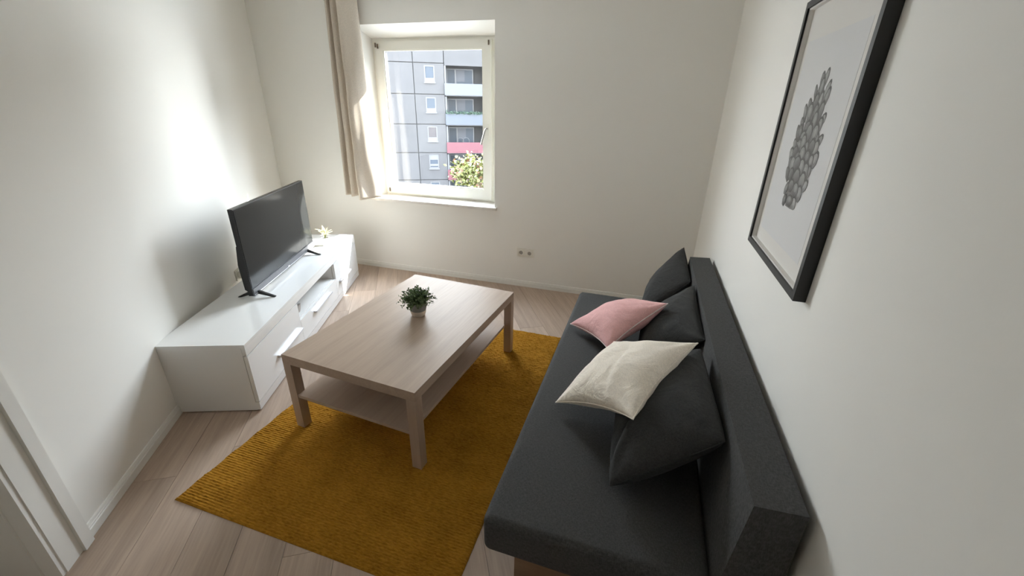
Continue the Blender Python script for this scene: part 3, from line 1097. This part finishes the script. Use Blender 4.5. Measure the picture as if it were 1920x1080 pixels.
# ------------------------------------------------------------------ curtain and rod
def make_curtain():
    yc = YB - 0.105
    ctrl = [(-0.50, 0.050), (-0.49, 0.020), (-0.45, -0.005), (-0.40, -0.002), (-0.365, 0.045), (-0.33, 0.048), (-0.295, 0.000), (-0.24, -0.014), (-0.18, -0.006),
            (-0.11, 0.035), (0.00, 0.060), (0.085, 0.055), (0.098, -0.010), (0.110, -0.090), (0.150, -0.118), (0.22, -0.108), (0.30, -0.080), (0.38, -0.050), (0.45, -0.012), (0.49, 0.030), (0.46, 0.060), (0.36, 0.062)]
    P = [Vector((a, b)) for a, b in ctrl]
    prof = []
    for i in range(len(P) - 1):
        p0, p1, p2, p3 = P[max(i - 1, 0)], P[i], P[i + 1], P[min(i + 2, len(P) - 1)]
        for k in range(6):
            t = k / 6
            prof.append(0.5 * ((2 * p1) + (p2 - p0) * t + (2 * p0 - 5 * p1 + 4 * p2 - p3) * t * t + (3 * p1 - p0 - 3 * p2 + p3) * t ** 3))
    prof.append(P[-1])
    nz, n = 70, len(prof)
    zt, zb = 2.475, 0.770
    verts, faces = [], []
    for j in range(nz + 1):
        t = j / nz
        z = zt + (zb - zt) * t
        wdt = 0.300 + 0.105 * t ** 1.1
        cx = -1.010 - 0.012 * t
        for i, p in enumerate(prof):
            wob = 0.012 * noise.noise(Vector((i * 0.06, z * 2.0, 3.0))) * t
            wob2 = 0.010 * noise.noise(Vector((i * 0.09, z * 3.0, 9.0))) * (0.3 + t)
            amp = 0.80 + 0.25 * t
            verts.append((cx + p.x * wdt + wob, yc + p.y * amp + wob2, z + 0.006 * math.sin(i * 0.13) * t))
    for j in range(nz):
        for i in range(n - 1):
            a = j * n + i
            faces.append((a, a + 1, a + n + 1, a + n))
    root = thing('curtain', 'gathered beige linen curtain hanging left of the window', 'curtain', (-1.01, yc, 0))
    o = pydata('drape', [(x + 1.01, y - yc, z) for x, y, z in verts], faces, M['curtain'], root)
    sol = o.modifiers.new('thickness', 'SOLIDIFY')
    sol.thickness = 0.0016
    # dark eyelets threaded on the rod
    for (fx, fy, ang) in ((-0.135, -0.012, 0.2), (-0.075, -0.012, -0.4), (0.020, -0.088, 0.0), (0.105, -0.02, 1.2)):
        bm = bmesh.new()
        ringp = [(0.021 * math.cos(a), 0, 0.021 * math.sin(a)) for a in [2 * math.pi * k / 20 for k in range(21)]]
        add_tube(bm, ringp, 0.0045, sides=6, cap=False)
        e = link('eyelet', finish(bm, 'eyelet', angle=80), M['rod'], root)
        e.matrix_local = Matrix.Translation((fx, fy, 2.430)) @ Matrix.Rotation(ang, 4, 'Z')
    rod = thing('curtain_rod', 'dark curtain rod carrying the beige curtain above the window', 'curtain rod', (-0.35, yc, 2.430))
    tube('pole', [(-0.86, 0, 0), (0.86, 0, 0)], 0.0095, M['rod'], rod, 14)
    for s in (-1, 1):
        lathe('finial', [(0, 0), (0.012, 0), (0.016, 0.012), (0.016, 0.03), (0.010, 0.045), (0, 0.048)], M['rod'], rod, 16).matrix_local = Matrix.Translation((s * 0.86, 0, 0)) @ Matrix.Rotation(s * math.pi / 2, 4, 'Y')
        tube('bracket', [(s * 0.70, 0, -0.012), (s * 0.70, 0.050, -0.012), (s * 0.70, 0.1048, -0.012)], 0.006, M['rod'], rod, 8)


make_curtain()

# ------------------------------------------------------------------ plants
def leaf_geo(verts, faces, base, d, side, nrm, ln, wd, curl=0.15):
    """six-vertex folded leaf"""
    b = len(verts)
    mid = base + d * ln * 0.5 + nrm * ln * curl
    tip = base + d * ln
    verts += [base, base + d * ln * 0.38 + side * wd + nrm * ln * curl * 1.2, mid - nrm * wd * 0.3, base + d * ln * 0.38 - side * wd + nrm * ln * curl * 1.2, tip,
              base + d * ln * 0.75 + side * wd * 0.6 + nrm * ln * curl * 0.8, base + d * ln * 0.75 - side * wd * 0.6 + nrm * ln * curl * 0.8]
    faces += [(b, b + 1, b + 2), (b, b + 2, b + 3), (b + 1, b + 5, b + 2), (b + 2, b + 6, b + 3), (b + 5, b + 4, b + 2), (b + 2, b + 4, b + 6)]


def make_table_plant():
    rs = random.Random(21)
    z0 = RUGZ + 0.45
    root = thing('potted_plant', 'small bushy green plant in a grey and cream pot on the coffee table', 'plant', (0.437, 0.605, z0))
    lathe('pot', [(0.046, 0.036), (0.0505, 0.055), (0.052, 0.090), (0.0495, 0.090), (0.048, 0.074), (0.046, 0.038)], M['pot_grey'], root, 40)
    lathe('pot_base', [(0, 0), (0.034, 0), (0.040, 0.006), (0.0445, 0.020), (0.0475, 0.0365), (0.044, 0.038), (0, 0.038)], M['pot_cream'], root, 40)
    lathe('soil', [(0, 0.078), (0.03, 0.079), (0.0485, 0.075), (0.0485, 0.065), (0, 0.065)], M['soil'], root, 24)
    verts, faces = [], []
    bm = bmesh.new()
    for k in range(120):
        th = rs.uniform(0, 2 * math.pi)
        ph = math.acos(rs.uniform(0.02, 1.0))
        R = rs.uniform(0.085, 0.118) * (1.0 - 0.12 * math.cos(ph))
        end = Vector((R * math.sin(ph) * math.cos(th), R * math.sin(ph) * math.sin(th), 0.078 + R * math.cos(ph) * 0.92 + 0.006))
        st = Vector((rs.uniform(-1, 1) * 0.03, rs.uniform(-1, 1) * 0.03, 0.076))
        ctl = Vector((st.x * 1.3 + end.x * 0.25, st.y * 1.3 + end.y * 0.25, 0.09 + (end.z - 0.076) * 0.62))
        pts = [st * (1 - t) ** 2 + ctl * 2 * t * (1 - t) + end * t * t for t in (0, .25, .5, .75, 1)]
        add_tube(bm, pts, 0.0011, 0.0006, 4, cap=False)
        for q in range(13):
            t = 0.35 + 0.65 * q / 12
            P = st * (1 - t) ** 2 + ctl * 2 * t * (1 - t) + end * t * t
            ax = ((ctl - st) * (1 - t) + (end - ctl) * t).normalized()
            o = Vector((rs.gauss(0, 1), rs.gauss(0, 1), rs.gauss(0, 1)))
            o = (o - ax * o.dot(ax)).normalized()
            d = (ax * rs.uniform(0.3, 0.9) + o).normalized()
            side = d.cross(ax).normalized()
            leaf_geo(verts, faces, P, d, side, side.cross(d), rs.uniform(0.011, 0.017), rs.uniform(0.0036, 0.0058))
    o = link('stems', finish(bm, 'stems'), M['stem'], root)
    o['kind'] = 'stuff'
    o = pydata('foliage', verts, faces, M['leaf_green'], root)
    o['kind'] = 'stuff'


make_table_plant()


def make_small_plant():
    rs = random.Random(5)
    root = thing('small_plant', 'small pale leafed plant in a white pot on the far end of the white cabinet', 'plant', tvpt(-0.150, 1.735, 0.435))
    lathe('pot', [(0, 0), (0.030, 0), (0.033, 0.004), (0.037, 0.066), (0.0375, 0.070), (0.034, 0.070), (0.032, 0.058), (0, 0.058)], M['pot_white'], root, 32)
    lathe('soil', [(0, 0.061), (0.0325, 0.060), (0.032, 0.0575), (0, 0.0575)], M['soil'], root, 20)
    for k in range(20):
        th = k * 2.4 + rs.uniform(-0.3, 0.3)
        el = rs.uniform(0.45, 1.25)
        h0 = 0.066 + rs.uniform(0.01, 0.06)
        ln = rs.uniform(0.06, 0.09)
        base = Vector((0.006 * math.cos(th), 0.006 * math.sin(th), h0))
        d = Vector((math.cos(th) * math.cos(el), math.sin(th) * math.cos(el), math.sin(el)))
        side = Vector((-math.sin(th), math.cos(th), 0))
        nrm = side.cross(d) * -1
        if nrm.z < 0:
            nrm = -nrm
        vs, fs = [], []
        n = 7
        for i in range(n + 1):
            t = i / n
            w = 0.0095 * math.sin(math.pi * min(1, 0.08 + t * 0.92)) ** 0.8
            c = base + d * ln * t + Vector((0, 0, -0.22 * ln * t * t))
            vs += [c - side * w + nrm * 0.002, c, c + side * w + nrm * 0.002]
        for i in range(n):
            a = i * 3
            fs += [(a, a + 1, a + 4, a + 3), (a + 1, a + 2, a + 5, a + 4)]
        lf = pydata('leaf', vs, fs, M['leaf_pale'], root)
        sm = lf.modifiers.new('thickness', 'SOLIDIFY')
        sm.thickness = 0.0009
    bm = bmesh.new()
    for k in range(5):
        a = k * 1.3
        add_tube(bm, [(0.006 * math.cos(a), 0.006 * math.sin(a), 0.058), (0.004 * math.cos(a), 0.004 * math.sin(a), 0.09), (0.007 * math.cos(a + .4), 0.007 * math.sin(a + .4), 0.118)], 0.0022, 0.0012, 6)
    link('stem', finish(bm, 'stem'), M['stem'], root)


make_small_plant()

# ------------------------------------------------------------------ outside: apartment block, tree, ground
GZ = -9.0
structure(box('ground', (-90, 2.9, GZ - 0.3), (70, 110, GZ), M['grass'], bevel=0))

# unseen shell of this room's house, added to cut skylight on the far facade
o = boxes('wall_outer', [((-16, -9, 2.95), (18, YOUT, 13)), ((-16, -9, GZ), (18, YOUT, -0.35)), ((-16, -9, -0.35), (-3.3, YOUT, 2.95)), ((2.6, -9, -0.35), (18, YOUT, 2.95))], M['render_coat'])
structure(o)


def make_light_blocker():  # added block, out of view, keeps low sky light off the left wall
    root = thing('light_blocking_building', 'plain unseen block added right of the yard to screen low sky light', 'building', (31, 24, GZ), math.radians(-38))
    boxes('wall', [((-13, -5, 0), (13, 5, 17.5))], M['loggia_wall'], root)
    prism('roof', [(-5.4, 17.5), (5.4, 17.5), (0, 20.0)], 0, -13.3, 13.3, M['joint'], root)
    for k in range(6):
        for r in range(6):
            w_ = ring('window', -11.6 + 4.2 * k, -10.2 + 4.2 * k, 1.2 + 2.75 * r, 2.7 + 2.75 * r, (0.08, 0.08, 0.08, 0.08), -5.06, -4.98, M['pvc'], root, bevel=0)
            box('pane', (-11.5 + 4.2 * k, -5.03, 1.3 + 2.75 * r), (-10.3 + 4.2 * k, -5.01, 2.6 + 2.75 * r), M['far_glass'], w_, bevel=0)


make_light_blocker()


def make_block():
    az = math.radians(62)
    # local x runs along the facade, local -y faces the viewer
    root = thing('apartment_building', 'grey concrete panel apartment block seen through the window', 'building', (-19.775, 39.357, 0), math.pi / 2 - az)
    js = [-6.93, -4.00, -1.08, 1.85]
    rows = [-8.50, -5.75, -3.00, -0.26, 2.49, 5.22, 8.2]
    root_core = boxes('core', [((js[0] + 0.05, 0.12, GZ), (1.83, 11.0, 8.25)), ((1.83, 1.55, GZ), (5.75, 11.0, 8.25)), ((5.75, 0.12, GZ), (46.7, 11.0, 8.25))], M['joint'], root)
    def panel(x0, x1, z0, z1, hole=None):
        g = 0.035
        bm = bmesh.new()
        if hole:
            hx0, hx1, hz0, hz1 = hole
            for lo, hi in (((x0 + g, 0, z0 + g), (hx0, 0.13, z1 - g)), ((hx1, 0, z0 + g), (x1 - g, 0.13, z1 - g)), ((hx0, 0, z0 + g), (hx1, 0.13, hz0)), ((hx0, 0, hz1), (hx1, 0.13, z1 - g))):
                add_box(bm, lo, hi)
        else:
            add_box(bm, (x0 + g, 0, z0 + g), (x1 - g, 0.13, z1 - g))
        link('panel', finish(bm, 'panel', smooth=False), M['concrete'], root)
    wins = {4: (3.50, 5.02), 3: (0.80, 2.23), 2: (-1.93, -0.45), 1: (-4.64, -3.20), 0: (-7.4, -5.95)}
    for r in range(len(rows) - 1):
        z0, z1 = rows[r], rows[r + 1]
        for ci in range(len(js) - 1):
            x0, x1 = js[ci], js[ci + 1]
            if r in wins and ci == 2:
                wx = x0 + 1.03
                h = (wx, wx + 0.98, wins[r][0], wins[r][1])
                panel(x0, x1, z0, z1, h)
                gl = M['far_glass'] if r != 2 else M['far_dark']
                w_ = ring('window', h[0], h[1], h[2], h[3], (0.10, 0.10, 0.42 if r != 1 else 0.18, 0.11), 0.03, 0.10, M['pvc'], root, bevel=0)
                box('pane', (h[0] + 0.08, 0.07, h[2] + 0.16), (h[1] - 0.08, 0.09, h[3] - 0.1), gl, w_, bevel=0)
                box('sill', (h[0] - 0.06, -0.08, h[2] - 0.05), (h[1] + 0.06, 0.04, h[2] + 0.06), M['pvc'], w_, bevel=0)
                if r == 1:
                    box('roller_shutter', (h[0] + 0.08, 0.05, h[3] - 0.52), (h[1] - 0.08, 0.068, h[3] - 0.1), M['pvc'], w_, bevel=0)
                    box('lower_rail', (h[0] + 0.08, 0.05, h[2] + 0.30), (h[1] - 0.08, 0.068, h[2] + 0.50), M['pvc'], w_, bevel=0)
            else:
                panel(x0, x1, z0, z1)
        for x0, x1 in [(5.75 + 2.93 * k, 8.68 + 2.93 * k) for k in range(14)]:  # out-of-view run extended rightward to block sky and darken the left wall
            panel(x0, x1, z0, z1)
    panel(1.85, 5.75, 5.02, 8.2)
    pm = {4: M['parapet_pale'], 3: M['parapet_blue'], 2: M['parapet_red'], 1: M['parapet_red'], 0: M['parapet_pale']}
    lab = {4: 'pale grey balcony front', 3: 'blue grey balcony front with plants', 2: 'red balcony front', 1: 'red balcony front behind the tree', 0: None}
    for r in range(5):
        fz = 2.45 + (r - 4) * 2.735 + 0.04          # balcony floor
        b = box('balcony', (1.88, -0.10, fz - 0.12), (5.74, 1.55, fz), M['loggia_wall'], root, bevel=0)
        p = box('parapet', (1.82, -0.22, fz - 0.05), (5.80, -0.10, fz + 1.0), pm[r], b, bevel=0.01)
        if lab[r]:
            p['label'] = lab[r]
        box('side_wall', (1.86, 0.0, fz), (2.02, 1.5, fz + 2.55), M['loggia_wall'], b, bevel=0)
        ring('glazing_frame', 2.12, 4.82, fz + 0.02, fz + 2.40, (0.09, 0.09, 0.2, 0.1), 1.38, 1.48, M['pvc'], b, bevel=0)
        for xm in (3.03,):
            box('mullion', (xm - 0.08, 1.37, fz + 0.2), (xm + 0.08, 1.47, fz + 2.3), M['pvc'], b, bevel=0)
        for x0, x1 in ((2.2, 2.96), (3.1, 4.74)):
            box('pane', (x0, 1.43, fz + 0.2), (x1, 1.45, fz + 2.3), M['far_glass'], b, bevel=0)
        box('blind', (3.15, 1.40, fz + 1.25), (3.95, 1.42, fz + 2.28), M['parapet_pale'], b, bevel=0)
        if r in (3,):
            bm = bmesh.new()
            rs = random.Random(4)
            vs, fs = [], []
            for k in range(420):
                c = Vector((rs.uniform(1.9, 5.7), rs.uniform(-0.30, -0.05), fz + 1.0 + abs(rs.gauss(0, 0.09))))
                d = Vector((rs.gauss(0, 1), rs.gauss(0, 1), rs.gauss(0, 1))).normalized()
                s = d.orthogonal().normalized()
                leaf_geo(vs, fs, c, d, s, s.cross(d), 0.16, 0.05)
            bm.free()
            o = pydata('planter_greenery', vs, fs, M['balcony_green'], b)
            o['kind'] = 'stuff'
        if r == 2:
            # bicycle-like wheel rings leaning behind the red balcony
            bm = bmesh.new()
            for cx in (3.25, 3.85):
                add_tube(bm, [(cx + 0.33 * math.cos(a), 0.3, fz + 1.10 + 0.33 * math.sin(a)) for a in [2 * math.pi * k / 18 for k in range(19)]], 0.03, sides=5, cap=False)
            link('wheel_pair', finish(bm, 'wheel_pair'), M['tv_black'], b)
    box('roof_slab', (js[0], -0.05, 8.25), (46.7, 11.0, 8.55), M['joint'], root, bevel=0)


make_block()


def make_tree():
    rs = random.Random(9)
    cx, cy, zt = -6.95, 21.75, -1.15
    root = thing('garden_tree', 'yellow green tree in front of the apartment block outside', 'tree', (cx, cy, GZ))
    top = zt - GZ
    bm = bmesh.new()
    add_tube(bm, [(0, 0, 0), (0.08, 0.02, 2.0), (-0.05, 0.05, 4.2), (0.0, 0.0, top - 1.2)], 0.20, 0.05, 10)
    cen = []
    for k in range(26):
        th = rs.uniform(0, 6.28)
        zz = rs.uniform(0.30, 0.97)
        r = 2.35 * math.sqrt(max(0.02, 1 - ((zz - 0.55) / 0.50) ** 2)) * rs.uniform(0.45, 0.98)
        e = Vector((r * math.cos(th), r * math.sin(th), zz * top * 0.985))
        b0 = Vector((0, 0, max(1.8, e.z - 1.4)))
        add_tube(bm, [b0, b0 * 0.5 + e * 0.5 + Vector((0, 0, 0.15)), e], 0.05, 0.015, 6)
        cen.append(e)
    link('trunk', finish(bm, 'trunk'), M['bark'], root)
    for nm, mt, cnt in (('foliage', M['tree_leaf'], 11000), ('red_foliage', M['tree_leaf_red'], 1500)):
        vs, fs = [], []
        for k in range(cnt):
            c = rs.choice(cen) + Vector((rs.gauss(0, 0.42), rs.gauss(0, 0.42), rs.gauss(0, 0.34)))
            d = Vector((rs.gauss(0, 1), rs.gauss(0, 1), rs.gauss(0, 0.7))).normalized()
            s = d.orthogonal().normalized()
            s = (Matrix.Rotation(rs.uniform(0, 6.28), 3, d) @ s)
            leaf_geo(vs, fs, c, d, s, s.cross(d), rs.uniform(0.17, 0.28), rs.uniform(0.06, 0.095))
        o = pydata(nm, vs, fs, mt, root)
        o['kind'] = 'stuff'


make_tree()
